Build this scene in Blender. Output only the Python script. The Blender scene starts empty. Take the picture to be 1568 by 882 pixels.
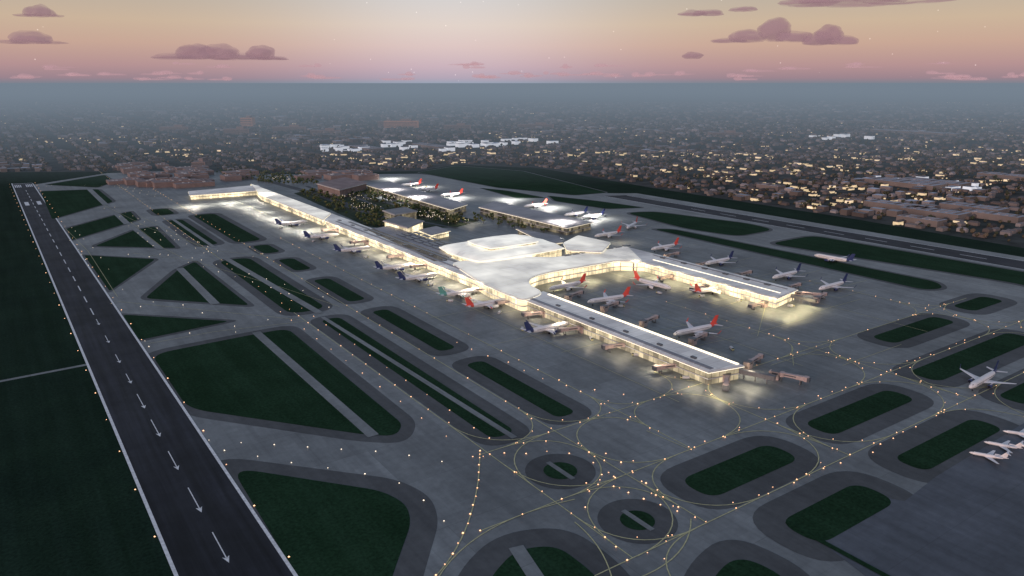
import bpy, math, random
from mathutils import Vector, noise
random.seed(7)
R=random.random
def U(a,b): return a+(b-a)*random.random()
# ---------------------------------------------------------------- survey calibration (reference plan traced from an oblique aerial)
H=200.0; F=1144.0; VH=127.0
TH=math.atan((441-VH)/F); CT,ST=math.cos(TH),math.sin(TH)
def G(u,v,z=0.0):
    t=(H-z)/((v-441)*CT+F*ST)
    return Vector(((u-784)*t,(F*CT-(v-441)*ST)*t))
def S(u,v,D):
    d=Vector((u-784,F*CT-(v-441)*ST,-((v-441)*CT+F*ST))); d.normalize()
    return Vector((0,0,H))+d*D
d1=Vector((-819,F/CT)).normalized()
d2=Vector((d1.y,-d1.x))
ANG=math.atan2(d2.y,d2.x)
scene=bpy.context.scene
# ---------------------------------------------------------------- materials
def base(name):
    m=bpy.data.materials.new(name); m.use_nodes=True
    nt=m.node_tree; b=nt.nodes['Principled BSDF']
    return m,nt,b
def coords(nt,rot=0,scale=(1,1,1)):
    tc=nt.nodes.new('ShaderNodeTexCoord'); mp=nt.nodes.new('ShaderNodeMapping')
    mp.vector_type='POINT'; mp.inputs['Rotation'].default_value[2]=rot
    mp2=nt.nodes.new('ShaderNodeMapping'); mp2.inputs['Scale'].default_value=scale
    nt.links.new(tc.outputs['Object'],mp.inputs[0]); nt.links.new(mp.outputs[0],mp2.inputs[0])
    return mp2.outputs[0]
def ns(nt,vec,scale,detail=5,rough=.6):
    n=nt.nodes.new('ShaderNodeTexNoise'); n.inputs['Scale'].default_value=scale
    n.inputs['Detail'].default_value=detail; n.inputs['Roughness'].default_value=rough
    nt.links.new(vec,n.inputs['Vector']); return n.outputs['Fac']
def ramp(nt,fac,stops):
    r=nt.nodes.new('ShaderNodeValToRGB'); e=r.color_ramp.elements
    while len(e)<len(stops): e.new(.5)
    for i,(p,c) in enumerate(stops):
        e[i].position=p; e[i].color=(c[0],c[1],c[2],1)
    nt.links.new(fac,r.inputs[0]); return r.outputs[0]
def mul(nt,a,b,fac=1.0,mode='MULTIPLY'):
    m=nt.nodes.new('ShaderNodeMix'); m.data_type='RGBA'; m.blend_type=mode
    m.inputs[0].default_value=fac
    for s,i in ((a,6),(b,7)):
        if isinstance(s,tuple): m.inputs[i].default_value=(*s,1)
        else: nt.links.new(s,m.inputs[i])
    return m.outputs[2]
def simple(name,c,rough=.6,var=.25,scale=.2,emit=None,es=0,metal=0,island=False):
    m,nt,b=base(name)
    v=coords(nt)
    f=ns(nt,v,scale)
    lo=tuple(x*(1-var) for x in c); hi=tuple(min(1,x*(1+var)) for x in c)
    col=ramp(nt,f,[(.3,lo),(.7,hi)])
    if island:
        g=nt.nodes.new('ShaderNodeNewGeometry')
        col=mul(nt,col,ramp(nt,g.outputs['Random Per Island'],island),1)
    nt.links.new(col,b.inputs['Base Color'])
    b.inputs['Roughness'].default_value=rough; b.inputs['Metallic'].default_value=metal
    if emit:
        b.inputs['Emission Color'].default_value=(*emit,1); b.inputs['Emission Strength'].default_value=es
    return m
def brick(nt,v,w,h,c1,c2,mo,ms=.12,sm=1,off=0):
    br=nt.nodes.new('ShaderNodeTexBrick'); br.offset=off
    br.inputs['Scale'].default_value=1; br.inputs['Brick Width'].default_value=w; br.inputs['Row Height'].default_value=h
    br.inputs['Mortar Size'].default_value=ms; br.inputs['Mortar Smooth'].default_value=sm
    br.inputs['Color1'].default_value=(c1,c1,c1,1); br.inputs['Color2'].default_value=(c2,c2,c2,1); br.inputs['Mortar'].default_value=(mo,mo,mo,1)
    nt.links.new(v,br.inputs['Vector']); return br.outputs['Color']
def pavement(name,c,joint=True,rough=.5,streak=False,contrast=.35):
    m,nt,b=base(name)
    v=coords(nt,-ANG)
    a=ramp(nt,ns(nt,v,.012,6,.65),[(.3,tuple(x*(1-contrast) for x in c)),(.72,tuple(x*(1+contrast) for x in c))])
    a=mul(nt,a,ramp(nt,ns(nt,v,.25,4),[(.3,(.84,.84,.84)),(.7,(1.1,1.1,1.1))]))
    vs=coords(nt,-ANG,(1,.03,1))
    a=mul(nt,a,ramp(nt,ns(nt,vs,.15 if not streak else .25,4),[(.35,(.8,.8,.81) if not streak else (.5,.5,.5)),(.65,(1.08,1.08,1.08) if not streak else (1.55,1.55,1.55))]))
    if joint:
        a=mul(nt,a,brick(nt,v,7.5,7.5,.93,1.05,.74,.1))
        a=mul(nt,a,brick(nt,v,75,45,.90,1.10,.82,.3,.5,.35))
    nt.links.new(a,b.inputs['Base Color'])
    rr=nt.nodes.new('ShaderNodeMapRange'); nt.links.new(ns(nt,v,.03,4),rr.inputs[0])
    rr.inputs[3].default_value=rough-.14; rr.inputs[4].default_value=rough+.15
    nt.links.new(rr.outputs[0],b.inputs['Roughness'])
    return m
def grassmat(name,a,c):
    m,nt,b=base(name); v=coords(nt,-ANG)
    col=ramp(nt,ns(nt,v,.02,8,.7),[(.3,a),(.7,c)])
    col=mul(nt,col,ramp(nt,ns(nt,v,.6,3),[(.3,(.65,.65,.65)),(.7,(1.3,1.3,1.3))]))
    vs=coords(nt,-ANG,(1,.04,1))
    col=mul(nt,col,ramp(nt,ns(nt,vs,.12,3),[(.35,(.8,.85,.8)),(.65,(1.15,1.1,1.15))]))
    nt.links.new(col,b.inputs['Base Color']); b.inputs['Roughness'].default_value=1
    b.inputs['Specular IOR Level'].default_value=.05
    return m
M_conc=pavement('apron_concrete',(.19,.202,.202),True,.48)
M_should=pavement('shoulder_asphalt',(.080,.083,.085),False,.7)
M_run=pavement('runway_asphalt',(.017,.018,.024),False,.62,True,.55)
M_run.node_tree.nodes['Principled BSDF'].inputs['Specular IOR Level'].default_value=.25
M_dark=pavement('dark_apron_asphalt',(.095,.105,.125),True,.55)
M_grass=grassmat('mown_grass',(.012,.034,.016),(.022,.056,.028))
M_field=grassmat('field_grass',(.010,.024,.016),(.018,.040,.024))  # lens vignette put into the colour as a lower albedo
M_yel=simple('yellow_marking_paint',(.52,.49,.26),.6,.25,.5)
M_white=simple('white_marking_paint',(.78,.78,.78),.6,.25,.5)
M_lamp=simple('amber_taxi_lamp',(.8,.5,.3),.5,.1,1,(1,.52,.28),2.6)
M_lampw=simple('white_taxi_lamp',(.8,.8,.7),.5,.1,1,(1,.80,.58),2.2)
isl=[(0,(.4,.36,.35)),(.5,(1,.92,.88)),(.85,(1.4,1.4,1.45)),(1,(2.2,2.2,2.3))]
m,nt,b=base('land_surface'); v=coords(nt,-ANG)
c=ramp(nt,ns(nt,v,.0016,8,.65),[(.35,(.055,.064,.056)),(.55,(.09,.09,.086)),(.75,(.060,.070,.058))])
c=mul(nt,c,ramp(nt,ns(nt,v,.03,5),[(.3,(.6,.6,.6)),(.7,(1.4,1.4,1.4))]))
nt.links.new(c,b.inputs['Base Color']); b.inputs['Roughness'].default_value=1; b.inputs['Specular IOR Level'].default_value=0
M_land=m
def glasswall(name,strength,lit=.5,col1=(1,.82,.5),bw=5,rh=4.8,dark=(.05,.05,.06)):
    m,nt,b=base(name); v=coords(nt,-ANG)
    sx=nt.nodes.new('ShaderNodeSeparateXYZ'); nt.links.new(v,sx.inputs[0])
    ad=nt.nodes.new('ShaderNodeMath'); ad.operation='ADD'; nt.links.new(sx.outputs[0],ad.inputs[0]); nt.links.new(sx.outputs[1],ad.inputs[1])
    cb=nt.nodes.new('ShaderNodeCombineXYZ'); nt.links.new(ad.outputs[0],cb.inputs[0]); nt.links.new(sx.outputs[2],cb.inputs[1])
    br=nt.nodes.new('ShaderNodeTexBrick'); br.offset=0
    br.inputs['Scale'].default_value=1; br.inputs['Brick Width'].default_value=bw; br.inputs['Row Height'].default_value=rh
    br.inputs['Mortar Size'].default_value=.16; br.inputs['Mortar Smooth'].default_value=.2
    br.inputs['Color1'].default_value=(*[x*(1-lit) for x in col1],1); br.inputs['Color2'].default_value=(*col1,1); br.inputs['Mortar'].default_value=(.08,.06,.04,1)
    nt.links.new(cb.outputs[0],br.inputs['Vector'])
    big=ramp(nt,ns(nt,cb.outputs[0],.035,3),[(.38,(.3,.3,.3)),(.62,(1.2,1.2,1.2))])
    e=mul(nt,br.outputs['Color'],big)
    nt.links.new(e,b.inputs['Emission Color']); b.inputs['Emission Strength'].default_value=strength
    b.inputs['Base Color'].default_value=(*dark,1); b.inputs['Roughness'].default_value=.2
    return m
M_glass=glasswall('lit_curtain_wall',1.9,.4)
M_glasspier=glasswall('pier_curtain_wall',.95,.7)
M_glassdim=glasswall('dim_curtain_wall',.35,.9)
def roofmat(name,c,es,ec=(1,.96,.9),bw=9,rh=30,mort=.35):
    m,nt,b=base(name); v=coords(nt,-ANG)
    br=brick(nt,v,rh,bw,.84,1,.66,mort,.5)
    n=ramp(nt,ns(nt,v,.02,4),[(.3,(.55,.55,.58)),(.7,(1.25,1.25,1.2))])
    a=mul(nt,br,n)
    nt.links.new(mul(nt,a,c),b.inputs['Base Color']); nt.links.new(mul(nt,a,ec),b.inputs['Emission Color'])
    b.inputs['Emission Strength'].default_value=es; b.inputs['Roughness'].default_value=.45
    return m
M_roofw=roofmat('white_glow_roof',(.70,.69,.71),.14)  # slight emission added so the roof skin looks lit
M_roofb=roofmat('bright_glow_roof',(.76,.75,.73),.50,(1,.94,.82),14,14,.25)  # stronger glow put into the roof surface to brighten it
M_roofh=roofmat('hall_glow_roof',(.76,.76,.74),.66,(1,.96,.86),7,200,.25)  # hall brightness painted in as emission over the whole roof
M_roofg=roofmat('grey_metal_roof',(.34,.325,.35),.0,(1,1,1),5,60,.5)
M_roofd=roofmat('dark_flat_roof',(.16,.16,.18),.0,(1,1,1),12,20,.4)
M_solar=simple('skylight_panels',(.09,.095,.11),.3,.3,.1)
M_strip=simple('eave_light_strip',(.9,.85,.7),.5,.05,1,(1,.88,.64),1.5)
M_soft=simple('hall_edge_glow',(.8,.78,.7),.5,.05,1,(1,.9,.7),.75)  # soft glow added along the hall roof edges to set off its tiers
M_fascia=simple('metal_fascia',(.55,.54,.55),.4,.1,.3)
M_pink=simple('jet_bridge_cladding',(.50,.38,.35),.5,.15,.4)
M_steel=simple('painted_steel',(.16,.16,.17),.5,.2,1,metal=.4)
M_brown=simple('brown_masonry',(.25,.18,.165),.8,.2,.08)
M_brownr=simple('brown_roofing',(.27,.205,.195),.9,.3,.05)
M_orange=simple('orange_lit_masonry',(.42,.23,.16),.8,.2,.05,(1,.4,.2),.05)  # orange light put into the colour and a faint emission
M_wall=simple('house_walls',(.20,.17,.16),.9,.2,.02,island=isl)
M_hroof=simple('house_roofs',(.13,.12,.122),.9,.2,.02,island=isl)
M_broof=simple('warehouse_roofs',(.34,.36,.40),.8,.15,.02,island=isl)
M_win=simple('lit_house_windows',(.5,.4,.3),.8,.2,.05,(1,.78,.45),.6,island=isl)
M_winw=simple('white_yard_lights',(.6,.6,.6),.8,.2,.05,(.85,.9,1),.5)
def leaf(name,stops):
    m,nt,b=base(name); g=nt.nodes.new('ShaderNodeNewGeometry')
    c=ramp(nt,g.outputs['Random Per Island'],stops)
    c=mul(nt,c,ramp(nt,ns(nt,coords(nt),.9,3),[(.3,(.5,.5,.5)),(.7,(1.5,1.5,1.5))]))
    nt.links.new(c,b.inputs['Base Color']); b.inputs['Roughness'].default_value=1; b.inputs['Specular IOR Level'].default_value=.1
    return m
M_tree=leaf('city_foliage',[(0,(.05,.06,.035)),(.5,(.09,.08,.055)),(.8,(.14,.105,.07)),(1,(.20,.15,.11))])
M_park=leaf('park_foliage',[(0,(.04,.07,.03)),(.5,(.08,.10,.045)),(1,(.17,.15,.07))])
M_trunk=simple('bark',(.08,.06,.045),.9,.2,1)
# ---------------------------------------------------------------- mesh builder
class MB:
    def __init__(s): s.v=[];s.f=[];s.m=[];s.k=0
    def add(s,vs,fs,mi=0):
        o=len(s.v); s.v+= [tuple(x) for x in vs]
        for f in fs: s.f.append(tuple(i+o for i in f)); s.m.append(mi)
    def box(s,c,hx,hy,z0,z1,ax=None,mi=0,top=None):
        ax=ax or Vector((1,0)); ay=Vector((-ax.y,ax.x)); c=Vector((c[0],c[1]))
        p=[c+ax*a*hx+ay*b*hy for a,b in((-1,-1),(1,-1),(1,1),(-1,1))]
        vs=[(q.x,q.y,z0) for q in p]+[(q.x,q.y,z1) for q in p]
        s.add(vs,[(0,1,5,4),(1,2,6,5),(2,3,7,6),(3,0,4,7)],mi); 
        o=len(s.v)-8
        s.f.append((o+4,o+5,o+6,o+7)); s.m.append(mi if top is None else top)
        s.f.append((o+3,o+2,o+1,o)); s.m.append(mi)
    def house(s,c,hx,hy,h,rh,ax,mw,mr):
        ay=Vector((-ax.y,ax.x)); c=Vector(c)
        p=[c+ax*a*hx+ay*b*hy for a,b in((-1,-1),(1,-1),(1,1),(-1,1))]
        r=[c+ax*-hx*.75,c+ax*hx*.75]
        vs=[(q.x,q.y,0) for q in p]+[(q.x,q.y,h) for q in p]+[(q.x,q.y,h+rh) for q in r]
        s.add(vs,[(0,1,5,4),(1,2,6,5),(2,3,7,6),(3,0,4,7)],mw)
        o=len(s.v)-10
        for f in ((4,5,9,8),(6,7,8,9),(5,6,9),(7,4,8)):
            s.f.append(tuple(i+o for i in f)); s.m.append(mr)
    def poly(s,pts,z,mi=0):
        s.add([(p.x,p.y,z) for p in pts],[tuple(range(len(pts)))],mi)
    def prism(s,pts,z0,z1,mw=0,mt=0):
        n=len(pts); o=len(s.v)
        s.v+=[(p.x,p.y,z0) for p in pts]+[(p.x,p.y,z1) for p in pts]
        for i in range(n):
            j=(i+1)%n; s.f.append((o+i,o+j,o+n+j,o+n+i)); s.m.append(mw)
        s.f.append(tuple(range(o+n,o+2*n))); s.m.append(mt)
        s.f.append(tuple(reversed(range(o,o+n)))); s.m.append(mw)
    def ribbon(s,pts,w,z=None,mi=0):
        if z is None: s.k+=1; z=.2+.0012*s.k
        n=len(pts); L=[];Rr=[]
        for i,p in enumerate(pts):
            a=pts[max(0,i-1)]; c=pts[min(n-1,i+1)]
            t=(c-a); 
            if t.length<1e-6: t=Vector((1,0))
            t.normalize(); nn=Vector((-t.y,t.x))*w/2
            L.append(p+nn); Rr.append(p-nn)
        s.add([(p.x,p.y,z) for p in L+Rr],[(i,n+i,n+i+1,i+1) for i in range(n-1)],mi)
    def cyl(s,c,r,z0,z1,n=12,mi=0):
        s.prism([Vector((c[0]+r*math.cos(2*math.pi*i/n),c[1]+r*math.sin(2*math.pi*i/n))) for i in range(n)],z0,z1,mi,mi)
    def octa(s,p,r,z,mi=0):
        s.add([(p.x+r,p.y,z),(p.x,p.y+r,z),(p.x-r,p.y,z),(p.x,p.y-r,z),(p.x,p.y,z+r),(p.x,p.y,z-r*.3)],
              [(0,1,4),(1,2,4),(2,3,4),(3,0,4),(1,0,5),(2,1,5),(3,2,5),(0,3,5)],mi)
    def build(s,name,mats,smooth=False,parent=None):
        me=bpy.data.meshes.new(name); me.from_pydata(s.v,[],s.f)
        for m in mats: me.materials.append(m)
        me.polygons.foreach_set('material_index',s.m)
        if smooth: me.polygons.foreach_set('use_smooth',[True]*len(s.f))
        me.update()
        o=bpy.data.objects.new(name,me); scene.collection.objects.link(o)
        if parent: o.parent=parent
        return o
def area(p): return sum(p[i].x*p[(i+1)%len(p)].y-p[(i+1)%len(p)].x*p[i].y for i in range(len(p)))/2
def ccw(p): return p if area(p)>0 else p[::-1]
def offset(p,w):
    p=ccw(p); n=len(p); out=[]
    for i in range(n):
        a,b,c=p[i-1],p[i],p[(i+1)%n]
        e1=(b-a).normalized(); e2=(c-b).normalized()
        n1=Vector((e1.y,-e1.x)); n2=Vector((e2.y,-e2.x))
        m=(n1+n2)
        if m.length<.2: m=n1
        m.normalize(); d=max(.5,m.dot(n1))
        out.append(b+m*(w/d))
    return out
def rnd(p,r,k=7):
    n=len(p); out=[]
    for i in range(n):
        a,b,c=p[i-1],p[i],p[(i+1)%n]
        l1=(a-b).length; l2=(c-b).length; d=min(r,.47*l1,.47*l2)
        s=b+(a-b).normalized()*d; e=b+(c-b).normalized()*d
        for j in range(k+1):
            t=j/k; out.append(s*(1-t)**2+b*2*t*(1-t)+e*t*t)
    return out
def P(l,z=0): return [G(u,v,z) for u,v in l]
# ---------------------------------------------------------------- ground
g=MB(); g.poly([Vector((-120000,-4000)),Vector((120000,-4000)),Vector((120000,250000)),Vector((-120000,250000))],0)
g.build('ground',[M_land])
g=MB(); g.poly(P([(-900,268),(165,263),(330,266),(640,262),(700,252),(830,258),(1000,288),(1300,334),(1568,380),(2300,510),(2600,1900),(-1500,1900)]),.04)
g.build('airfield_grass',[M_field])
pv=MB()
pv.poly(P([(50,283),(165,265),(250,262),(480,268),(640,266),(930,300),(1190,345),(1568,425),(2300,590),(2600,1900),(1100,1900),(453,882)]),.08)
pv.build('apron_pavement',[M_conc])
fr=MB(); fr.poly(P([(925,300),(960,299),(1568,400),(2200,504),(2200,530),(1568,413)]),.14)
fr.build('cross_field_runway',[M_run])
fs=MB(); fs.poly(P([(900,296),(975,296),(1568,394),(2200,496),(2200,540),(1568,420),(1190,352)]),.11)
fs.build('runway_shoulder',[M_conc])
rw=MB()
ra,rb,rc,rd=G(18,281),G(50,281),G(453,882),G(270,882)
ext=lambda a,b,k:b+(b-a).normalized()*k
rc2=ext(rb,rc,260); rd2=ext(ra,rd,260)
rw.poly([ra,rb,rc2,rd2],.16); rw.build('runway',[M_run])
mk=MB()
mk.ribbon([rb,rc2],1.6,.2); mk.ribbon([ra,rd2],1.6,.2)
ctr_a=(ra+rb)/2; ctr_b=(rc2+rd2)/2; cd=(ctr_b-ctr_a).normalized(); cn=Vector((cd.y,-cd.x)); RL=(ctr_b-ctr_a).length
def onrun(s,o=0): return ctr_a+cd*s+cn*o
mk.ribbon([onrun(2,-18),onrun(2,18)],2.5,.21)
for o in (-14,-11,-8,-5,5,8,11,14):
    mk.ribbon([onrun(25,o),onrun(70,o)],1.7,.21)
for o in (-9,9): mk.ribbon([onrun(300,o),onrun(345,o)],6,.21)
def dist_at(v): 
    return min(range(0,int(RL),2),key=lambda q:abs(onrun(q).y-G(200,v).y))
q0=dist_at(482)
q=q0
while q>130: mk.ribbon([onrun(q-24),onrun(q)],.9,.21); q-=48
for (v0,v1) in ((643,669),(692,721),(748,785),(815,862),(604,626),(572,588),(543,556),(514,525),(489,498)):
    a=dist_at(v0); b2=dist_at(v1)
    mk.ribbon([onrun(a),onrun(b2-4)],.5,.22)
    mk.add([(*(onrun(b2)),.23),(*(onrun(b2-5.5,1.5)),.23),(*(onrun(b2-4.2,0)),.23),(*(onrun(b2-5.5,-1.5)),.23)],[(0,1,2),(0,2,3)])
mk.ribbon([G(960,299.5),G(1568,400),G(2200,504)],1.3,.24); mk.ribbon([G(925,300.5),G(1568,413),G(2200,530)],1.3,.24)
fdv=(G(1568,406.5)-G(942,300)); fL=fdv.length; fdv.normalize()
for i in range(3,int(fL/60)): mk.ribbon([G(942,300)+fdv*60*i,G(942,300)+fdv*(60*i+30)],1.2,.24)
mk.build('runway_markings',[M_white])
# ---------------------------------------------------------------- islands
sh=MB(); gr=MB(); pth=MB(); cnt=[0]
def island(pts,w=10,r=14,world=False,mi=0):
    p=pts if world else P(pts)
    p=ccw(p); cnt[0]+=1
    if w>0: sh.poly(rnd(offset(p,w),r+w),.10+.0015*cnt[0])
    gr.poly(rnd(p,r),.19+.0015*cnt[0])
    return p
def slot(a,b,w,sw=10,d=None,r=None):
    d=d or d1
    A=G(*a);B=G(*b);c=(A+B)/2; L=abs((B-A).dot(d))/2; n=Vector((-d.y,d.x))
    island([c+d*L+n*w/2,c-d*L+n*w/2,c-d*L-n*w/2,c+d*L-n*w/2],sw,(r or w*.45),True)
def path(a,b,w):
    cnt[0]+=1; pth.ribbon(P([a,b]),w,.32+.001*cnt[0])
island([(354,716),(585,752),(622,772),(630,800),(598,890),(560,1010),(540,1010),(453,880)],13,18)
island([(232,543),(390,512),(440,503),(617,650),(606,668),(560,666),(288,626)],9,16); path((392,509),(572,668),7)
island([(188,482),(352,492),(213,521)],5,6)
island([(129,391),(238,397),(168,446)],5,6)
island([(222,457),(273,413),(298,401),(382,468)],6,8); path((275,411),(330,466),8)
island([(145,377),(207,352),(236,347),(270,380)],6,8); path((207,351),(246,382),8)
island([(102,350),(178,329),(200,324),(211,337),(110,368)],6,8); path((179,328),(195,343),9)
island([(62,293),(150,290),(173,309),(80,336)],6,10); path((137,290),(162,314),9)
slot((234,321),(264,328),26,7); 
slot((268,337),(322,375),20,9); path((262,334),(328,379),5)
slot((305,329),(390,369),32,9)
slot((350,398),(482,475),34,9); path((346,396),(490,480),7)
slot((396,376),(419,387),20,7)
slot((434,397),(468,413),18,7)
slot((488,428),(551,460),17,9)
slot((500,489),(778,665),17,10); path((494,486),(788,671),4)
slot((577,476),(690,535),15,11)
slot((722,556),(872,635),15,11)
def rows(a,b,w=20,sw=12): slot(a,b,w,sw,d2)
rows((1060,748),(1204,692),22,12); rows((1250,658),(1382,604),20,12); rows((1345,520),(1452,490),20,12)
rows((1410,577),(1568,515),22,12); rows((1465,471),(1530,459),20,12)
rows((1392,713),(1512,648),18,14); rows((1545,613),(1640,570),18,12); rows((1218,815),(1347,755),22,14)
island([(745,890),(790,842),(852,835),(925,890),(960,1000),(730,1000)],14,20); path((790,838),(870,960),7)
island([(1085,890),(1130,848),(1215,890),(1215,960),(1085,960)],12,14)
for (u,v,r0,r1) in ((858,721,23,11),(976,797,23,10)):
    c=G(u,v); cnt[0]+=1
    sh.poly([c+Vector((math.cos(t*math.pi/24),math.sin(t*math.pi/24)))*r0*.82 for t in range(48)],.10+.0015*cnt[0])
    gr.poly([c+Vector((math.cos(t*math.pi/24),math.sin(t*math.pi/24)))*r1*.82 for t in range(48)],.19+.0015*cnt[0])
    pth.ribbon([c-d1*r1,c+d1*r1],3,.33)
island([(1000,351),(1030,351),(1435,432),(1445,442),(1415,444)],5,12)
island([(958,326),(1000,324),(1150,343),(1185,352),(1130,362),(1050,350)],5,20)
island([(1178,373),(1245,361),(1568,417),(2000,490),(2000,560),(1568,436)],6,20)
island([(640,264),(700,254),(800,262),(930,295),(880,299),(760,287)],4,10)
island([(840,300),(915,308),(985,318),(930,320),(850,308)],4,10)
island([(735,288),(775,292),(835,303),(790,303)],4,8)
island([(70,283),(160,268),(175,278),(150,287)],4,8)
sh.build('taxiway_shoulder',[M_should]); gr.build('grass_islands',[M_grass]); pth.build('service_paths',[M_conc])
dk=MB(); dk.poly(P([(1252,826),(1355,762),(1385,768),(1432,731),(1568,648),(2400,300+50),(2600,1900),(1400,940)]),.17)
dk.build('maintenance_apron',[M_dark])
dd=MB(); dd.ribbon(P([(1205,800),(1255,828),(1370,890),(1500,980)]),3,.37); dd.build('drainage_verge',[M_grass])
pr=MB(); pr.ribbon(P([(-400,630),(0,584),(135,558)]),4,.07); pr.build('perimeter_road',[M_conc])
# ---------------------------------------------------------------- taxi lines
ln=MB(); lt=MB()
def inter(k1,k2):
    A=G(-35+400/k1,VH+400); B=G(2504-400/k2,VH+400)
    n=Vector((-d1.y,d1.x)); t=(A-B).dot(n)/d2.dot(n)
    return B+d2*t
def bez(a,b,c,n=12): return [a*(1-t)**2+b*2*t*(1-t)+c*t*t for t in [i/n for i in range(n+1)]]
def lights(pts,step,r=.32,mi=0,off=0,jit=0,skip=0):
    acc=0; r*=1.15
    for a,b in zip(pts,pts[1:]):
        L=(b-a).length
        if L<1e-6: continue
        t=(b-a)/L; n=Vector((-t.y,t.x)); x=acc
        while x<L:
            if R()>=skip: lt.octa(a+t*x+n*(off+U(-jit,jit)),r*U(.65,1.25),.45,mi)
            x+=step
        acc=x-L
T={'T1':.725,'T2':.603,'T3':.512,'T4':.427,'T5':.318,'T6':.238}
Pp={'P1':.322,'P2':.388,'P4':.474}
far=lambda k,u:G(u,VH+k*(u+35))
W=.55
for t,u0,u1 in (('T1',150,969),('T2',235,1083),('T3',430,1060),('T4',1080,1300),('T5',1020,1490),('T6',1240,1538)):
    a,b=far(T[t],u0),far(T[t],u1); ln.ribbon([a,b],W)
    lights([a,b],24,.34,0,0,.3,.15)
for p,u0,u1 in (('P1',735,1480),('P2',735,1570),('P4',895,1700)):
    k=Pp[p]
    a=G(u0,VH+k*(2504-u0)); b=G(u1,VH+k*(2504-u1)); ln.ribbon([a,b],W); lights([a,b],24,.34,0,0,.3,.15)
J={('T1','P1'):45,('T1','P2'):45,('T1','P4'):40,('T2','P1'):38,('T2','P2'):38,('T2','P4'):45,('T3','P1'):30,('T4','P1'):34,('T4','P2'):45,('T4','P4'):48,
   ('T5','P1'):40,('T5','P2'):48,('T5','P4'):50,('T6','P1'):38,('T6','P2'):40}
for (t,p),rr in J.items():
    q=inter(T[t],Pp[p])
    for s1 in(-1,1):
        for s2 in (-1,1):
            if t=='T1' and s2<0: continue
            if p=='P4' and s1<0 and t in('T4','T2'): continue
            c=bez(q+d1*s1*rr,q,q+d2*s2*rr); ln.ribbon(c,W); 
            lights(c,17,.32,0,1,.5,.3)
ln.ribbon(bez(G(668,882),G(735,810),G(735,690),16),W); lights(bez(G(668,882),G(735,810),G(735,690)),8,.42,0,0,.4)
ln.ribbon(bez(G(668,890),G(720,800),G(880,765)),W)
ln.ribbon(bez(G(930,900),G(1060,870),G(1058,795)),W); ln.ribbon(bez(G(880,800),G(930,840),G(940,900)),W)
for u in range(300,790,42):
    a=G(u,VH+.425*(u+35)); ln.ribbon([a,a+d2*40],.35)
for k in (.455,): ln.ribbon([far(k,300),far(k,1040)],.4)
for k,u0,u1 in ((.343,900,1230),(.30,860,1200),(.262,1240,1420)):
    ln.ribbon([far(k,u0),far(k,u1)],.38)
for u,v in ((1240,480),(1150,512),(1290,560),(1180,560),(1100,470),(860,540)):
    a=G(u,v); ln.ribbon([a,a+d2*80],.35)
for (u,v),(x,y) in (((1175,458),(1160,515)),((990,660),(1060,690)),((1212,530),(1215,560))): ln.ribbon(P([(u,v),(x,y)]),.4)
for l in ([(180,462),(300,474),(460,490)],[(225,527),(330,508),(470,492)],[(100,350),(135,385),(180,455)],[(205,388),(290,398),(430,440),(520,470)],
          [(200,340),(250,380),(285,398)],[(75,285),(180,285),(250,302)],[(212,330),(330,390)],[(160,315),(230,350),(330,384),(400,392)]):
    w=P(l); q=[]
    for i in range(len(w)-1): q+=[w[i]+(w[i+1]-w[i])*j/6 for j in range(6)]
    q.append(w[-1]); ln.ribbon(q,.4); lights(q,34,.34,1,8,.5,.4); lights(q,34,.34,1,-8,.5,.4)
for k in (.755,.695): lights([far(k,430),far(k,740)],30,.32,0,0,.5)
lights([onrun(5,-22.5),onrun(RL-20,-22.5)],50,.4,0); lights([onrun(5,22.5),onrun(RL-20,22.5)],50,.4,0)
lights(P([(345,690),(600,735),(665,775),(690,815)]),22,.34,1,0,1); lights(P([(320,675),(560,690),(700,710)]),20,.34,1,0,1)
lights(P([(920,735),(1075,800)]),9,.42,0,0,2); lights(P([(930,695),(985,745),(1050,790)]),12,.42,0,0,3)
lights(P([(740,700),(900,692),(935,740)]),12,.38,0,0,3)
lights(P([(1060,690),(1190,635),(1350,572),(1480,520)]),14,.36,0,0,3,.3); lights(P([(1130,770),(1260,722),(1330,690),(1460,625)]),13,.36,0,0,3,.3)
lights(P([(700,525),(860,590),(1000,612),(1110,592)]),20,.34,0,0,2,.3)
ln.build('taxiway_centrelines',[M_yel]); lt.build('taxiway_lights',[M_lamp,M_lampw])
# ---------------------------------------------------------------- terminal
def building(name,px,h,wallm,roofm,inset=2.2,strip=True,r=0,world=None,base_h=0,parent=None):
    roof=ccw(world if world else P(px,h))
    if r: roof=rnd(roof,r)
    e=bpy.data.objects.new(name,None); scene.collection.objects.link(e)
    w=MB(); w.prism(offset(roof,-inset),0,h-1.2,0,0); w.build('walls',[wallm],parent=e)
    q=MB(); q.prism(roof,h-1.2,h,1,0); q.prism(offset(roof,-1.2),h,h+.35,1,0); 
    q.build('roof',[roofm,M_fascia],parent=e)
    b=MB(); b.prism(offset(roof,-inset+.35),4.0,4.6,0,0); b.build('floor_band',[M_fascia],parent=e)
    if strip:
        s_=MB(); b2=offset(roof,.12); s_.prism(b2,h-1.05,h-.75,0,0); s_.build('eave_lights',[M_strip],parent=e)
    return e
KF,KB=.3955,.3677
fl=lambda k,u:(u,VH+k*(u+35))
Z=10.5
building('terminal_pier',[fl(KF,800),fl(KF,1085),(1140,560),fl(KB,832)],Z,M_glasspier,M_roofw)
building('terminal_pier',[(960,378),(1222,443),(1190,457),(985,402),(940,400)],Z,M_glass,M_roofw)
building('terminal_hub',[(742,436),(690,402),(765,392),(850,394),(960,376),(985,401),(950,398),(838,417),(814,424),(808,434),(833,448),(801,460.5)],Z+1.5,M_glass,M_roofb,r=12)
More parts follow.
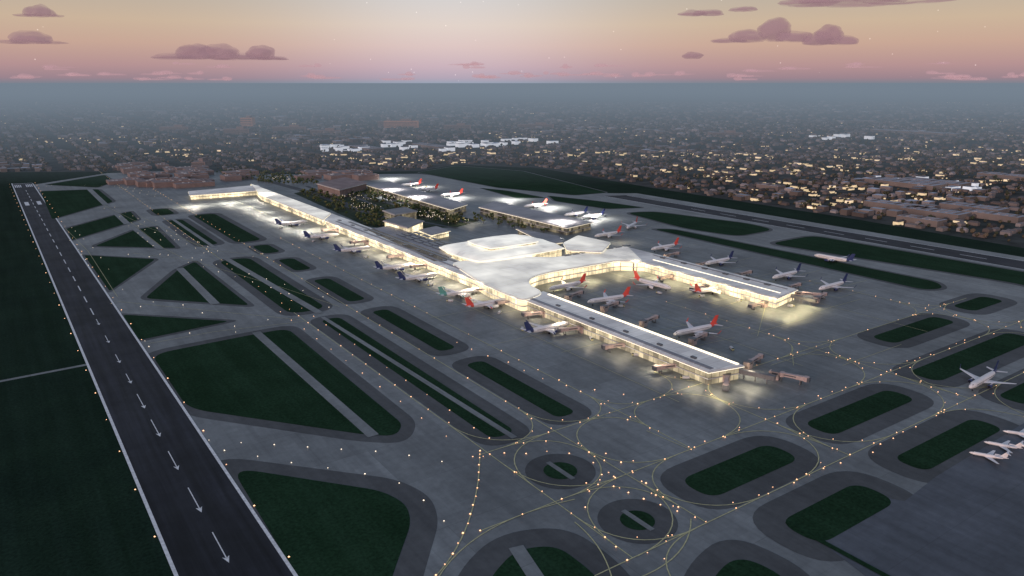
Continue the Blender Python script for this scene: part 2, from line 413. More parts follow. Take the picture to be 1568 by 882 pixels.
building('terminal_concourse',[fl(KF,496),fl(KF,741),(762,421),fl(KB,508)],Z,M_glass,M_roofw)
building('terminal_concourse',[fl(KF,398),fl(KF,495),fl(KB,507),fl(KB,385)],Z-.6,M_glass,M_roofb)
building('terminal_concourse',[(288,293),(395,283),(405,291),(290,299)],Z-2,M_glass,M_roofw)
building('terminal_forecourt_building',[(560,352),(600,345),(700,385),(685,400),(664,401)],Z,M_glassdim,M_roofg)
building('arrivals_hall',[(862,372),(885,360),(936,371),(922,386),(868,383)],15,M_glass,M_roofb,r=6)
building('terminal_annex',[(790,350),(855,361),(862,371),(840,374)],13,M_glassdim,M_roofg)
def spine(name,k,u0,u1,z,w,m,zz=.9):
    a,c=G(*fl(k,u0),z),G(*fl(k,u1),z)
    q=MB(); n=Vector((-(c-a).normalized().y,(c-a).normalized().x))
    pts=[a+n*w/2,c+n*w/2,c-n*w/2,a-n*w/2]
    q.prism(ccw(pts),z+.3,z+zz,0,0); return q.build(name,[m])
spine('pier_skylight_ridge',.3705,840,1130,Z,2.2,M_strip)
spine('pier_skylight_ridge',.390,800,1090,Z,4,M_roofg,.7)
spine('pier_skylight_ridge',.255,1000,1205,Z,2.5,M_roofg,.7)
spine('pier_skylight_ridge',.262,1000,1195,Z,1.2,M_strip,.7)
spine('concourse_skylight_ridge',.374,535,740,Z,4,M_solar,.8)
spine('concourse_skylight_ridge',.386,515,730,Z,3,M_roofg,.8)
sk=MB()
for i in range(11):
    u=520+i*20; c=G(*fl(.380,u),Z); sk.box(c,1.8,3.5,Z+.35,Z+1.1,d2)
for i in range(5):
    for j in range(4):
        A=G(615,358,Z);c=A-d1*(10+i*24)+d2*(j*8-6); sk.box(c,2.4,9,Z+.4,Z+1,d2)
for i in range(8):
    c=G(868+i*13,391.5-i*2.1,Z+1.5); sk.box(c,4.4,2.6,Z+1.8,Z+2.5,d2)
for i in range(6):
    c=G(1010+i*32,VH+.258*(1045+i*32),Z); sk.box(c+d2*5,1.6,3,Z+.4,Z+1.6,d2)
for i in range(5):
    c=G(860+i*52,VH+.381*(895+i*52),Z); sk.box(c-d2*4,1.1,2.2,Z+.4,Z+1.5,d2)
sk.build('roof_skylights',[M_solar])
def vault(name,c,La,Lb,h0,h1,m,bump=1):
    e=bpy.data.objects.new(name,None); scene.collection.objects.link(e)
    b=MB(); N=34; vs=[];fs=[]
    for i in range(N+1):
        for j in range(N+1):
            x=-1+2*i/N; y=-1+2*j/N
            f=max(0,(1-x**6))**.5*max(0,(1-y**6))**.5
            z=h0+(h1-h0)*f*.75+(h1-h0)*.25*math.exp(-(x*x+y*y)*5)+bump*(.8*math.cos(y*10)+.5*math.cos(x*7))*f
            px=x*math.sqrt(1-.16*y*y); py=y*math.sqrt(1-.16*x*x)
            p=c+d2*px*La+d1*py*Lb; vs.append((p.x,p.y,z))
    for i in range(N):
        for j in range(N):
            a=i*(N+1)+j; fs.append((a,a+N+1,a+N+2,a+1))
    b.add(vs,fs); b.build('vaulted_roof',[m],True,e)
    ring=[]
    def edge(x,y): return c+d2*x*math.sqrt(1-.16*y*y)*La+d1*y*math.sqrt(1-.16*x*x)*Lb
    for j in range(12): ring.append(edge(-1+2*j/12,-1))
    for j in range(12): ring.append(edge(1,-1+2*j/12))
    for j in range(12): ring.append(edge(1-2*j/12,1))
    for j in range(12): ring.append(edge(-1,1-2*j/12))
    w=MB(); w.prism(offset(ring,-2.5),0,h0,0,0); w.build('walls',[M_glass],parent=e)
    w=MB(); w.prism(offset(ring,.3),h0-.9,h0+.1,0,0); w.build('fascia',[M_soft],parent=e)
hc=G(768,374,18)
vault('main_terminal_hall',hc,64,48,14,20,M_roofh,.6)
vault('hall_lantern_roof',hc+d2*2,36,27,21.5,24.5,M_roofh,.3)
building('remote_concourse',[(560,283),(598,278),(716,313),(690,321)],11,M_glassdim,M_roofg)
building('remote_concourse',[(733,317),(758,308),(908,340),(868,349)],11,M_glassdim,M_roofg)
building('remote_terminal',[(484,281),(528,271),(563,280),(520,291)],16,M_brown,M_brownr,strip=False)
building('control_office',[(586,338),(612,330),(650,338),(624,349)],16,M_glass,M_roofd,strip=False)
building('hotel_block',[(585,322),(620,317),(640,323),(604,329)],13,M_glassdim,M_roofd,strip=False)
building('car_park_building',[(640,352),(668,346),(690,353),(660,360)],8,M_glass,M_roofg)
def complexb(name,box,n,hmin,hmax,ms,seed):
    random.seed(seed); b=MB()
    for i in range(n):
        u,v=U(box[0],box[2]),U(box[1],box[3]); c=G(u,v); h=U(hmin,hmax); hx,hy=U(12,38),U(10,26)
        b.box(c,hx,hy,0,h,d2,0,1); b.box(c+d2*hx*.3,hx*.3,hy*.4,h,h+U(1.5,3.5),d2,0,1); b.box(c-d1*hy*.5,hx*.9,.6,h*.3,h*.45,d2,2)
        for j in range(5): b.box(c+d2*U(-.8,.8)*hx+d1*U(-.7,.7)*hy,U(1,2.5),U(1,2.5),h,h+U(.8,1.6),d2,3)
    b.build(name,ms)
complexb('cargo_building_group',(190,252,310,285),34,6,11,[M_brown,M_brownr,M_solar,M_fascia],3)
complexb('airport_office_group',(470,266,560,276),6,7,11,[M_brown,M_brownr,M_solar,M_fascia],5)
complexb('hangar_group',(345,268,375,276),3,8,12,[M_brown,M_brownr,M_solar,M_fascia],6)
for (u,v,hx,hh) in ((380,193,28,40),(365,205,50,22),(615,195,80,30),(592,193,40,24),(700,198,60,20),(310,255,16,14),(445,200,70,18),(500,205,60,16),(270,200,60,18),(820,196,80,18),(1110,208,60,14)):
    b=MB(); c=G(u,v); b.box(c,hx,30,0,hh,Vector((1,.1)).normalized(),0,0); b.box(c+Vector((hx*.3,0)),hx*.3,18,hh,hh+8,None,1,0)
    for i in range(4): b.box(c+Vector((0,-30.5)),hx*.95,.8,hh*(.15+.2*i),hh*(.22+.2*i),Vector((1,.1)).normalized(),2)
    b.build('office_block',[M_orange if v<196 and hh>24 else M_brown,M_brown,M_solar])
# ---------------------------------------------------------------- jet bridges
def jb():
    b=MB(); b.box((0,0),3.2,3.0,0.2,6.9,None,0); b.box((0,0),3.4,3.2,6.9,7.2,None,1)
    b.cyl((5,0),2.6,3.6,7.0,14,0); b.cyl((5,0),.6,0,3.6,8,1)
    b.box((12,0),6,1.5,4.0,6.8,None,0); b.box((12,-1.55),5.6,.05,5.0,6.0,None,2); b.box((12,1.55),5.6,.05,5.0,6.0,None,2)
    b.box((20,0),3.5,1.8,3.8,7.0,None,0); b.cyl((24,0),2.5,3.5,7.3,12,0); b.box((26,0),1.0,2.3,3.6,7.0,None,2)
    b.box((20,0),.5,2.6,0,1.1,None,1); b.box((20,-2),.35,.35,1,3.9,None,1); b.box((20,2),.35,.35,1,3.9,None,1)
    b.box((-3,0),2,2.2,3.4,6.6,None,0); b.box((0,-3.05),2.4,.05,4.8,6.2,None,2); b.box((0,3.05),2.4,.05,4.8,6.2,None,2)
    o=b.build('jet_bridge',[M_pink,M_steel,M_solar]); return o
JB=jb()
def place(o,p,ang,sc=1,name=None):
    if o.get('used'): 
        n=bpy.data.objects.new(name or o.name.split('.')[0],o.data); scene.collection.objects.link(n)
    else: n=o; o['used']=1
    n.location=(p.x,p.y,0); n.rotation_euler=(0,0,ang); n.scale=(sc,sc,sc); return n
angm=ANG+math.pi
for (u,v) in ((832,486),(889,510),(958,536),(1038,568),(790,468),(745,449),(655,412),(618,397),(560,375),(515,356)):
    place(JB,G(u,v)+d2*3,angm-.25,.85)
for (u,v) in ((1145,560),(1060,524),(985,496),(925,473),(870,456)): place(JB,G(u,v+4),ANG+.2,.8)
for (u,v) in ((1205,442),(1130,422),(1070,406),(1020,392)): place(JB,G(u,v+4),ANG,.8)
for (u,v) in ((1170,464),(1080,438),(1030,422)): place(JB,G(u,v+6),angm,.8)
place(JB,G(1112,584),-math.pi/2-.3,.85); place(JB,G(1187,580),ANG-1.2,.85); place(JB,G(1250,463),ANG+.2,.8); place(JB,G(1222,455),-.9+ANG,.8)
lk=MB(); a,c=G(1128,568,5),G(1187,580,5); 
dd_=(c-a).normalized(); lk.box((a+c)/2,(c-a).length/2,1.8,4,7,dd_,0)
for t in (.2,.5,.8): lk.box(a+(c-a)*t,.4,.4,0,4,dd_,1)
a,c=G(1205,452,5),G(1250,462,5); dd_=(c-a).normalized(); lk.box((a+c)/2,(c-a).length/2,1.8,4,7,dd_,0)
for t in (.2,.5,.8): lk.box(a+(c-a)*t,.4,.4,0,4,dd_,1)
lk.build('pier_end_link_bridge',[M_steel,M_steel])
# ---------------------------------------------------------------- aircraft
M_body=simple('aircraft_white_paint',(.88,.83,.82),.3,.03,.2)
M_wing=simple('aircraft_wing_grey',(.80,.76,.76),.35,.06,.3)
M_red=simple('aircraft_red_paint',(.85,.10,.07),.35,.06,.3)
M_navy=simple('aircraft_navy_paint',(.035,.05,.15),.3,.1,.3)
M_teal=simple('aircraft_teal_paint',(.16,.42,.36),.3,.1,.3)
M_cock=simple('cockpit_glass',(.02,.02,.03),.1,.1,1)
def loft(b,secs,mi,closed=True):
    n=len(secs[0]); vs=[p for s_ in secs for p in s_]; fs=[]
    for k in range(len(secs)-1):
        for i in range(n):
            j=(i+1)%n; fs.append((k*n+i,k*n+j,(k+1)*n+j,(k+1)*n+i))
    fs.append(tuple(range(n))[::-1]); fs.append(tuple(range((len(secs)-1)*n,len(secs)*n)))
    b.add(vs,fs,mi)
def plane(liv,fulltail=True,name='parked_airliner'):
    b=MB(); zc=4.0; n=18
    st=[(22,.08,-.5),(21.6,.6,-.42),(20.8,1.1,-.3),(19.6,1.5,-.15),(18,1.9,-.05),(16,2.15,0),(-7,2.15,0),(-12,1.9,.2),(-14.5,1.6,.42),(-16,1.35,.62),(-19.5,.7,1.05),(-22,.2,1.35)]
    rings=[[(x,r*math.cos(2*math.pi*i/n),zc+dz+r*math.sin(2*math.pi*i/n)) for i in range(n)] for x,r,dz in st]
    loft(b,rings[:9],0); loft(b,rings[8:],2 if fulltail else 0)
    b.add([(20.3,-.9,zc+.75),(20.3,.9,zc+.75),(19.3,1.2,zc+1.36),(19.3,-1.2,zc+1.36)],[(0,1,2,3)],3)
    for sgn in(-1,1):
        for i in range(34):
            x=16-i*.82
            y=sgn*2.14; b.add([(x,y,zc+.35),(x-.42,y,zc+.35),(x-.42,y,zc+.78),(x,y,zc+.78)],[(0,1,2,3)],3)
        def ws(x0,x1,y,z,t): return [(x0,y*sgn,z),((x0*.65+x1*.35),y*sgn,z+t),(x1,y*sgn,z),((x0*.65+x1*.35),y*sgn,z-t*.6)]
        loft(b,[ws(5.5,-4,1.2,zc-1.1,.55),ws(1.2,-4.0,6.5,zc-.65,.35),ws(-5.2,-7.0,17,zc+.5,.15)],1)
        loft(b,[ws(-5.2,-7.0,17,zc+.5,.15),ws(-6.6,-7.7,17.6,zc+1.5,.1),ws(-8,-8.7,17.9,zc+3,.06)],2)
        loft(b,[ws(-17,-20.6,.5,zc+1.0,.25),ws(-20.2,-22,6.4,zc+1.5,.1)],1)
        ex,ey,ez=4.2,5.9*sgn,zc-2.05
        prof=[(2.4,1.05),(2.0,1.25),(.5,1.3),(-1.2,1.0),(-2.6,.55)]
        loft(b,[[(ex+x,ey+r*math.cos(2*math.pi*i/12),ez+r*math.sin(2*math.pi*i/12)) for i in range(12)] for x,r in prof],2 if liv is M_navy else 0)
        b.add([(ex+2.42,ey+.95*math.cos(2*math.pi*i/12),ez+.95*math.sin(2*math.pi*i/12)) for i in range(12)],[tuple(range(12))],3)
        b.box((2.5,ey),2.2,.18,zc-1.3,zc-.6,None,1)
        b.box((-1.5,3.6*sgn),.18,.18,.5,3,None,4); 
        for q in(-.35,.35): b.box((-1.5,3.6*sgn+q),.55,.18,.05,1.1,None,3)
    b.box((16.5,0),.15,.15,.5,2.4,None,4); b.box((16.5,0),.4,.4,.05,.85,None,3)
    def vs_(x0,x1,z,t): return [(x0,0,z),((x0+x1)/2,t,z),(x1,0,z),((x0+x1)/2,-t,z)]
    loft(b,[vs_(-12.2,-20.4,zc+1.3,.2),vs_(-14.4,-20.7,zc+2.4,.28),vs_(-19.2,-22.6,zc+8.3,.1)],2)
    loft(b,[[(x,r*1.5*math.cos(2*math.pi*i/10),zc-1.1+r*math.sin(2*math.pi*i/10)) for i in range(10)] for x,r in((7,.3),(5,1.05),(-5,1.05),(-7.5,.3))],1)
    return b.build(name,[M_body,M_wing,liv,M_cock,M_steel])
PR=plane(M_red); PN=plane(M_navy); PT=plane(M_teal)
stm=MB()
def pc(o,c,ang,sc=1,mark=False):
    p=G(*c); place(o,p,ang,sc)
    if mark:
        d=Vector((math.cos(ang),math.sin(ang))); n=Vector((-d.y,d.x))
        stm.k+=1; z=.30+.0012*stm.k
        stm.ribbon([p-d*60,p+d*24],.35,z); stm.ribbon([p+d*25-n*22,p+d*25+n*22],.4,z+.0004)
        for s_ in(-1,1): stm.ribbon([p+d*25+n*22*s_,p-d*22+n*22*s_],.3,z+.0008)
def pl(o,nose,tail,sc=1.0):
    a=G(*nose,3);b_=G(*tail,4); c=(a+b_)/2; d=a-b_
    place(o,c,math.atan2(d.y,d.x),sc)
A2=ANG
for c,o in (((447,346),PN),((493,366),PN),((541,387),PN),((606,414),PN),((641,430),PN),((705,454),PT),((747,471),PR),((839,509),PN)):
    pc(o,c,A2+U(-.06,.06),1.08,True)
for c,o,a in (((869,443),PR,angm),((932,464),PR,angm-.15),((1065,512),PR,angm-.1),((1088,449),PR,A2),
    ((1018,383),PR,angm),((1101,405),PN,angm),((1204,426),PN,angm),((1275,443),PN,angm),((931,363),PR,angm),((968,349),PR,angm+.5),
    ((630,285),PR,angm),((655,293),PR,angm),((692,301),PR,angm),((820,318),PR,angm),((882,331),PN,angm),((908,335),PN,angm)):
    pc(o,c,a,1.08,True)
pc(PR,(998,440),math.atan2(-d1.y,-d1.x)+.12,1.08)
pl(PN,(1248,392),(1306,401),1.08); pl(PN,(1481,597),(1530,567),1.04)
stm.build('stand_markings',[M_yel])
def bj():
    b=MB(); zc=2; n=12
    st=[(11,.05),(10,.6),(8,1.05),(-3,1.1),(-7,.8),(-11,.15)]
    loft(b,[[(x,r*math.cos(2*math.pi*i/n),zc+r*math.sin(2*math.pi*i/n)+(.5 if x<-5 else 0)) for i in range(n)] for x,r in st],0)
    for s_ in(-1,1):
        loft(b,[[(2.5,.8*s_,zc-.7),(0,.8*s_,zc-.4),(-2,.8*s_,zc-.7),(0,.8*s_,zc-.9)],[(-3.5,10*s_,zc),(-4.2,10*s_,zc+.1),(-5,10*s_,zc),(-4.2,10*s_,zc-.05)]],0)
        loft(b,[[(x,1.9*s_+r*math.cos(2*math.pi*i/10),zc+.7+r*math.sin(2*math.pi*i/10)) for i in range(10)] for x,r in((-3.5,.6),(-5,.7),(-7.5,.4))],1)
        loft(b,[[(-9,0,zc+4.2),(-9.8,0,zc+4.35),(-10.6,0,zc+4.2),(-9.8,0,zc+4.1)],[(-10.6,3.8*s_,zc+4.3),(-11,3.8*s_,zc+4.35),(-11.5,3.8*s_,zc+4.3),(-11,3.8*s_,zc+4.25)]],0)
        b.box((-1,1.4*s_),.3,.15,0,1.3,None,2)
    b.box((8,0),.25,.15,0,1.2,None,2); b.add([(9.6,-.45,zc+.55),(9.6,.45,zc+.55),(8.5,.6,zc+.95),(8.5,-.6,zc+.95)],[(0,1,2,3)],2)
    loft(b,[[(-6,0,zc+1),(-7.5,.15,zc+1),(-10,0,zc+1),(-7.5,-.15,zc+1)],[(-9,0,zc+4.2),(-9.8,.1,zc+4.2),(-10.8,0,zc+4.2),(-9.8,-.1,zc+4.2)]],0)
    return b.build('business_jet',[M_body,M_wing,M_cock])
BJ=bj()
for c,a in (((1513,702),.45),((1535,686),.4),((1563,668),.5),((1588,690),.45)): pc(BJ,c,a+math.pi-.9,.85)
def tug():
    b=MB(); b.box((0,0),3,1.15,.6,2.6,None,0); b.box((3.9,0),.9,1.1,.6,2.0,None,1); b.box((3.7,0),.6,1.0,2.0,2.6,None,2)
    for x in(-2,3.6):
        for y in(-1.1,1.1): b.box((x,y),.45,.15,0,.9,None,2)
    return b.build('service_truck',[M_fascia,M_yel,M_cock])
TG=tug(); random.seed(21)
for c in ((560,395),(620,425),(660,437),(690,462),(765,480),(800,505),(905,520),(975,545),(1050,580),(880,452),(950,470),(1010,450),(1075,455),(1130,462),(1120,535),(480,370),(430,350),(1210,470)):
    pc(TG,c,U(0,6),.8)
# ---------------------------------------------------------------- trees
ico=[(0,0,-1),(.72,-.53,-.45),(-.28,-.85,-.45),(-.89,0,-.45),(-.28,.85,-.45),(.72,.53,-.45),(.28,-.85,.45),(-.72,-.53,.45),(-.72,.53,.45),(.28,.85,.45),(.89,0,.45),(0,0,1)]
icf=[(0,1,2),(1,0,5),(0,2,3),(0,3,4),(0,4,5),(1,5,10),(2,1,6),(3,2,7),(4,3,8),(5,4,9),(1,10,6),(2,6,7),(3,7,8),(4,8,9),(5,9,10),(6,10,11),(7,6,11),(8,7,11),(9,8,11),(10,9,11)]
def blob(b,x,y,z,r,mi=0,fl_=1):
    b.add([(x+r*p[0]*U(.65,1.3),y+r*p[1]*U(.65,1.3),z+r*p[2]*U(.65,1.25)*fl_) for p in ico],icf,mi)
pk=MB()
def inpoly(p,poly):
    c=False; n=len(poly)
    for i in range(n):
        a,b=poly[i],poly[i-1]
        if (a.y>p.y)!=(b.y>p.y) and p.x<(b.x-a.x)*(p.y-a.y)/(b.y-a.y)+a.x: c=not c
    return c
def scatter(poly,n,r0,r1,b=pk,lobes=6):
    W_=P(poly); xs=[p.x for p in W_]; ys=[p.y for p in W_]; k=0;t=0
    while k<n and t<n*30:
        t+=1; p=Vector((U(min(xs),max(xs)),U(min(ys),max(ys))))
        if not inpoly(p,W_): continue
        k+=1; r=U(r0,r1); b.cyl(p,.3,0,r*1.2,5,1)
        for i in range(lobes): blob(b,p.x+U(-.7,.7)*r,p.y+U(-.7,.7)*r,r*U(1.0,1.9),r*U(.28,.55))
scatter([(478,292),(510,300),(590,325),(585,338),(560,345),(500,318),(455,296)],150,2.2,4.2)
scatter([(590,318),(640,318),(725,342),(690,345),(650,335)],130,2.2,4.2)
scatter([(560,345),(600,352),(640,350),(655,345),(610,330),(575,335)],60,2,4)
scatter([(720,325),(860,352),(850,360),(730,342)],70,2,3.5)
scatter([(330,262),(480,268),(490,285),(420,283),(330,270)],160,2.5,4.5)
scatter([(500,290),(560,292),(700,325),(720,338),(640,322),(520,300)],130,2.2,4)
pk.build('park_trees',[M_park,M_trunk])
bl=MB(); bl.poly(P([(478,290),(520,292),(735,338),(700,348),(600,352),(560,346),(450,296)]),.13)
bl.build('landscaped_park',[grassmat('park_lawn',(.03,.05,.03),(.10,.11,.08))])
rd=MB(); rd.ribbon(P([(330,262),(420,280),(480,296),(560,325),(640,352)]),16,.36); rd.ribbon(P([(500,288),(600,312),(720,342)]),12,.38)
rd.ribbon(P([(470,285),(600,342),(700,392)]),8,.40); rd.ribbon(P([(540,300),(620,335),(700,350)]),7,.42)
rd.build('access_road',[M_should])
pl_=MB(); 
for (u,v,n) in ((650,331,60),(560,320,40),(610,305,40),(540,306,30),(680,338,30),(430,276,30)):
    c=G(u,v)
    for i in range(n):
        q=c+d1*U(-40,40)+d2*U(-22,22); pl_.octa(q,.45,5,0); pl_.box(q,.08,.08,0,4.9,None,1)
pl_.build('park_street_lamps',[M_lampw,M_steel])
# ---------------------------------------------------------------- city
air=P([(-900,269),(180,262),(185,250),(330,250),(335,262),(480,266),(640,260),(700,250),(830,256),(1000,286),(1300,332),(1568,377),(2300,505),(2600,1900),(-1500,1900)])
clusters=[G(u,v) for u,v in ((1200,297),(1160,288),(1230,300),(1420,232),(1330,240),(1060,215),(950,200),(480,222),(300,232),(430,190),(860,235),(1480,228),(1540,250),(130,215),(1120,240),(1250,260),(700,232),(640,246),(560,240),(230,215),(20,215),(1000,235),(1360,215),(1230,205),(1370,290),(1340,298),(1080,262),(900,212),(790,207),(1180,225),(1500,275))]
wc=[G(u,v) for u,v in ((545,228),(600,226),(630,222),(660,230),(700,222),(740,220),(770,220),(800,218),(1300,212),(1410,283))]
random.seed(11)
ct=MB(); tr=MB()
def near(p,cs,k): 
    return any((p-c).length<k*(c.y**.5) for c in cs)
def city(y0,y1,s,sc):
    n=int(y1*1.6/s)
    for i in range(-n,n):
        for j in range(-n,n):
            if i%6==0 or j%9==0: continue
            p=d2*(i*s)+d1*(j*s)
            if not(y0<p.y<=y1) or abs(p.x)>.82*p.y+200: continue
            p=p+Vector((U(-.25,.25)*s,U(-.25,.25)*s))
            if inpoly(p,air): continue
            dn=noise.noise(Vector((p.x/500,p.y/500,3)))
            q=R()
            if q<.66+.2*dn:
                ax=d2 if R()<.6 else d1
                mw=0
                if near(p,clusters,3.0) and R()<.38: mw=2
                elif near(p,wc,2.6) and R()<.36: mw=4
                elif R()<.022: mw=2
                if dn>.25 and R()<.3 or mw==4:
                    ct.box(p,s*U(.3,.5),s*U(.2,.4),0,U(6,10)*sc,ax,0 if mw!=4 else 4,3)
                else: ct.house(p,U(5.5,9)*sc,U(3.2,5.2)*sc,U(3,5)*sc,U(1.5,3)*sc,ax,mw if sc<1 and R()<.6 else 0,1)
                if mw==2: 
                    for _ in range(2): ct.box(p+Vector((U(-.4,.4)*s,-s*.3)),U(1.2,3.2)*sc,.8*sc,0,U(1.5,2.8)*sc,ax,2,2)
            for _ in range(2 if sc<1.5 else 1):
                if R()<.5:
                    t=p+Vector((U(-.5,.5)*s,U(-.5,.5)*s)); r=U(2,4)*sc
                    if inpoly(t,air): continue
                    blob(tr,t.x,t.y,r*1.1,r)
                    if sc<1.2 : blob(tr,t.x+r*.6,t.y+U(-.5,.5)*r,r*1.4,r*.7)
city(850,2300,22,.9); city(2300,4200,34,1.2); city(4200,8200,62,1.8)
ct.build('city_buildings',[M_wall,M_hroof,M_win,M_broof,M_winw]); tr.build('city_trees',[M_tree])
for (u,v,hx,hy) in ((1385,284,70,28),(1430,283,60,25),(1540,273,50,22),(1375,320,50,18),(1430,330,45,20),(1490,323,45,20),(1410,342,30,14),(1180,290,25,12),(1520,335,40,14),(560,229,80,25),(660,226,90,22),(1395,204,160,30)):
    b=MB(); c=G(u,v); b.box(c,hx,hy,0,9,d1,0,1); 
    for i in range(-3,4): b.box(c+d1*hx*i*.27,2.2,hy*.7,9,9.8,d1,0,0)
    b.box(c-d2*(hy+.2)*-1,hx*.9,.3,2,5,d1,2); b.build('warehouse',[M_wall,M_broof,M_winw])
# ---------------------------------------------------------------- clouds
def cloudmat(name,e,a,bc):
    m=bpy.data.materials.new(name); m.use_nodes=True; nt=m.node_tree; b=nt.nodes['Principled BSDF']
    b.inputs['Base Color'].default_value=(*bc,1); b.inputs['Roughness'].default_value=1; b.inputs['Specular IOR Level'].default_value=0
    b.inputs['Emission Color'].default_value=(*e,1); b.inputs['Emission Strength'].default_value=1
    lw=nt.nodes.new('ShaderNodeLayerWeight'); lw.inputs[0].default_value=.5
    mr=nt.nodes.new('ShaderNodeMapRange'); mr.inputs[1].default_value=.15; mr.inputs[2].default_value=.97; mr.inputs[3].default_value=a; mr.inputs[4].default_value=0
    nt.links.new(lw.outputs['Facing'],mr.inputs[0]); nt.links.new(mr.outputs[0],b.inputs['Alpha'])
    return m
M_cl=cloudmat('mauve_cloud',(.255,.155,.18),.72,(.16,.11,.12)); M_cl2=cloudmat('pink_cloud',(.48,.29,.32),.42,(.1,.08,.09))
bpy.ops.mesh.primitive_ico_sphere_add(subdivisions=4,radius=1); tmp=bpy.context.object
iv=[v.co.copy() for v in tmp.data.vertices]; iff=[tuple(p.vertices) for p in tmp.data.polygons]; bpy.data.objects.remove(tmp)
def cloud(puffs,base_v,m,D=26000):
    b=MB(); 
    zb=S(784,base_v,D).z
    for u,v,rx,ry in puffs:
        c=S(u,v,D); k=D/1190; off=Vector((U(0,99),U(0,99),U(0,99)))
        vs=[]
        for p in iv:
            n_=1+.2*noise.fractal(p*1.3+off,1.2,2,3)
            q=Vector((p.x*rx*k*n_,p.y*rx*k*.8*n_,p.z*ry*k*n_))+c
            if q.z<zb: q.z=zb-(zb-q.z)*.3
            vs.append(q)
        b.add(vs,iff)
    b.build('cloud',[m],True)
cloud([(60,24,20,14),(42,31,16,6),(78,31,16,6)],36,M_cl)
cloud([(20,68,40,7),(48,63,26,13),(80,69,20,6)],73,M_cl)
cloud([(270,88,34,7),(300,82,28,13),(335,81,30,13),(365,88,40,7),(400,82,20,12),(422,90,18,4)],93,M_cl)
cloud([(1060,22,20,6),(1085,21,22,6)],26,M_cl)
cloud([(1137,16,20,6)],20,M_cl)
cloud([(1115,63,26,5),(1145,57,28,11),(1187,46,24,17),(1215,58,26,10)],67,M_cl)
cloud([(1252,62,22,12),(1270,54,20,14),(1293,64,20,9)],72,M_cl)
cloud([(1240,4,42,8),(1310,2,70,12),(1390,-2,70,7)],16,M_cl)
cloud([(1060,86,15,6)],91,M_cl)
random.seed(9)
for i in range(60):
    u=U(-60,1650); v=U(112,122) if i%4 else U(98,112); w=U(10,26)
    cloud([(u,v,w,U(1.5,2.6)),(u+U(-18,18),v-1,w*.45,U(2.5,4.5))],v+2.5,M_cl2,60000)
# ---------------------------------------------------------------- haze layer (ground mist beyond the airfield)
hz=MB(); hz.box((0,101500),110000,100000,-20,150)
m=bpy.data.materials.new('ground_haze'); m.use_nodes=True; nt=m.node_tree
for n in list(nt.nodes):
    if n.type!='OUTPUT_MATERIAL': nt.nodes.remove(n)
out=[n for n in nt.nodes][0]
ab=nt.nodes.new('ShaderNodeVolumeAbsorption'); ab.inputs['Color'].default_value=(0,0,0,1); SG=3.2e-4; ab.inputs['Density'].default_value=SG
em=nt.nodes.new('ShaderNodeEmission'); em.inputs[0].default_value=(.18,.225,.28,1); em.inputs[1].default_value=SG
ad=nt.nodes.new('ShaderNodeAddShader'); nt.links.new(ab.outputs[0],ad.inputs[0]); nt.links.new(em.outputs[0],ad.inputs[1]); nt.links.new(ad.outputs[0],out.inputs['Volume'])
hz.build('haze_layer',[m])
# ---------------------------------------------------------------- lamps
def flood(p,z,power,col=(1,.84,.58),size=150):
    l=bpy.data.lights.new('apron_floodlight','SPOT'); l.energy=power; l.color=col; l.spot_size=math.radians(size); l.spot_blend=1; l.shadow_soft_size=1.5
    o=bpy.data.objects.new('apron_floodlight',l); o.location=(p.x,p.y,z); scene.collection.objects.link(o)
def floodline(a,b,step,off,z,pw,col=(1,.84,.58)):
    L=(b-a).length; n=max(1,int(L/step)); nn=off
    for i in range(n+1): flood(a+(b-a)*(i/n)+nn,z,pw,col)
e=lambda k,u:G(*fl(k,u),Z)
ZL=9.8
floodline(e(KF,500),e(KF,740),40,-d2*11,ZL+6,46000)
floodline(e(KF,760),e(KF,1080),36,-d2*9,ZL+3,11000)
floodline(e(KB,850),e(KB,1138),36,d2*9,ZL+3,13000)
floodline(e(.268,985),e(.268,1188),28,-d2*11,ZL+5,28000,(1,.82,.45))
floodline(e(.249,1010),e(.249,1222),50,d2*9,ZL+3,12000)
floodline(G(845,418,13),G(940,401,13),30,-d1*12,ZL+5,30000,(1,.82,.45))
floodline(G(400,304,13),G(490,338,13),55,-d2*24,22,130000,(1,.9,.75))
floodline(G(290,301,13),G(395,292,13),55,-d1*30,25,190000,(1,.9,.75))
floodline(G(1192,460,13),G(1220,446,13),20,-d1*11,ZL+4,28000,(1,.82,.45))
floodline(G(1090,574,13),G(1136,563,13),20,-d1*8,ZL+2,12000)
for u,v in ((600,274),(650,287),(700,303),(600,300),(640,312),(780,306),(840,318),(910,335),(860,352)): flood(G(u,v),26,250000,(1,.95,.88))
for u,v in ((950,372),(720,343)): flood(G(u,v),22,24000)
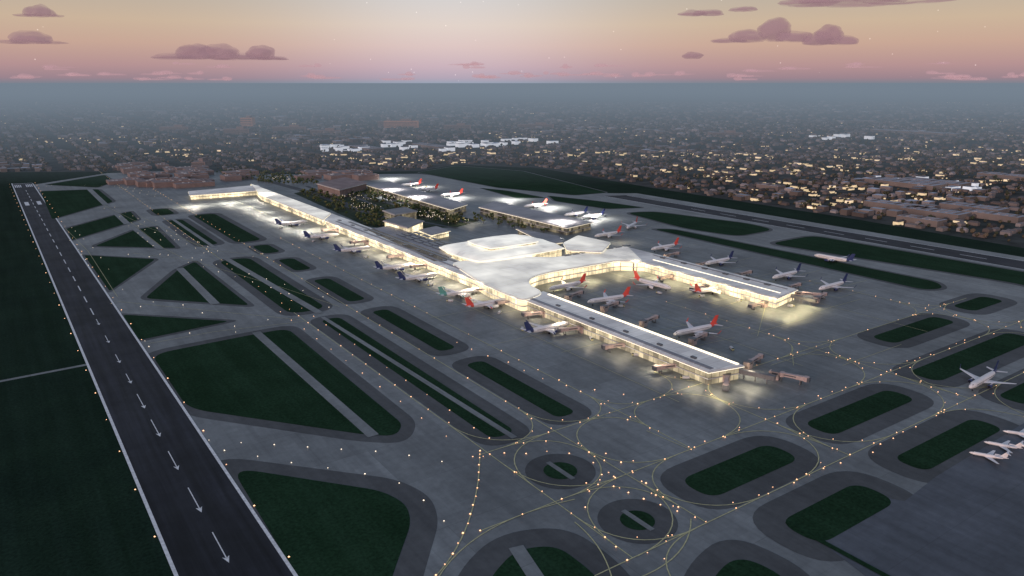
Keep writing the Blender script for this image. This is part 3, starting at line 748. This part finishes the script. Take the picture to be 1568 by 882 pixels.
# ---------------------------------------------------------------- sky
w=bpy.data.worlds.new('World'); scene.world=w; w.use_nodes=True; nt=w.node_tree
bg=nt.nodes['Background']
tc=nt.nodes.new('ShaderNodeTexCoord'); sp=nt.nodes.new('ShaderNodeSeparateXYZ'); nt.links.new(tc.outputs['Generated'],sp.inputs[0])
mr=nt.nodes.new('ShaderNodeMapRange'); mr.inputs[1].default_value=0; mr.inputs[2].default_value=.5; nt.links.new(sp.outputs[2],mr.inputs[0])
col=ramp(nt,mr.outputs[0],[(0,(.20,.22,.275)),(.012,(.32,.225,.27)),(.04,(.44,.275,.29)),(.09,(.55,.365,.30)),(.14,(.57,.43,.32)),(.21,(.46,.40,.34)),(.34,(.34,.35,.37)),(.7,(.23,.28,.37)),(1,(.18,.24,.35))])
vm=nt.nodes.new('ShaderNodeVectorMath'); vm.operation='DOT_PRODUCT'; nt.links.new(tc.outputs['Generated'],vm.inputs[0])
gd=(S(690,-30,1)-Vector((0,0,H))).normalized(); vm.inputs[1].default_value=gd
mx=nt.nodes.new('ShaderNodeMath'); mx.operation='MAXIMUM'; mx.inputs[1].default_value=0; nt.links.new(vm.outputs['Value'],mx.inputs[0])
pw=nt.nodes.new('ShaderNodeMath'); pw.operation='POWER'; pw.inputs[1].default_value=50; nt.links.new(mx.outputs[0],pw.inputs[0])
glow=mul(nt,pw.outputs[0],(.17,.21,.28))
col=mul(nt,col,glow,1,'ADD')
vo=nt.nodes.new('ShaderNodeTexVoronoi'); vo.inputs['Scale'].default_value=70; nt.links.new(tc.outputs['Generated'],vo.inputs['Vector'])
st=ramp(nt,vo.outputs['Distance'],[(0,(.5,.45,.42)),(.035,(.3,.27,.25)),(.055,(0,0,0))])
col=mul(nt,col,st,1,'ADD')
sky=nt.nodes.new('ShaderNodeTexSky'); sky.sky_type='NISHITA'; sky.sun_disc=False; sky.sun_elevation=math.radians(3); sky.sun_rotation=math.radians(215)
col=mul(nt,col,mul(nt,sky.outputs[0],(.012,.012,.012)),1,'ADD')
nt.links.new(col,bg.inputs[0]); bg.inputs[1].default_value=1.0
sl=bpy.data.lights.new('low_pink_fill','SUN'); sl.energy=1.5; sl.angle=math.radians(15); sl.color=(1,.74,.66)  # dusk after sunset: low pink light added to brighten the aircraft
so=bpy.data.objects.new('low_pink_fill',sl); scene.collection.objects.link(so)
dv=Vector((.55,.78,-.17)); so.rotation_euler=dv.to_track_quat('-Z','Y').to_euler()
# ---------------------------------------------------------------- camera
cam=bpy.data.cameras.new('camera'); co=bpy.data.objects.new('camera',cam); scene.collection.objects.link(co); scene.camera=co
cam.sensor_width=36; cam.lens=F/1568*36; cam.clip_start=1; cam.clip_end=400000
co.location=(0,0,H); co.rotation_euler=(math.pi/2-TH,0,0)
scene.view_settings.view_transform='Standard'; scene.view_settings.look='None'; scene.view_settings.exposure=0
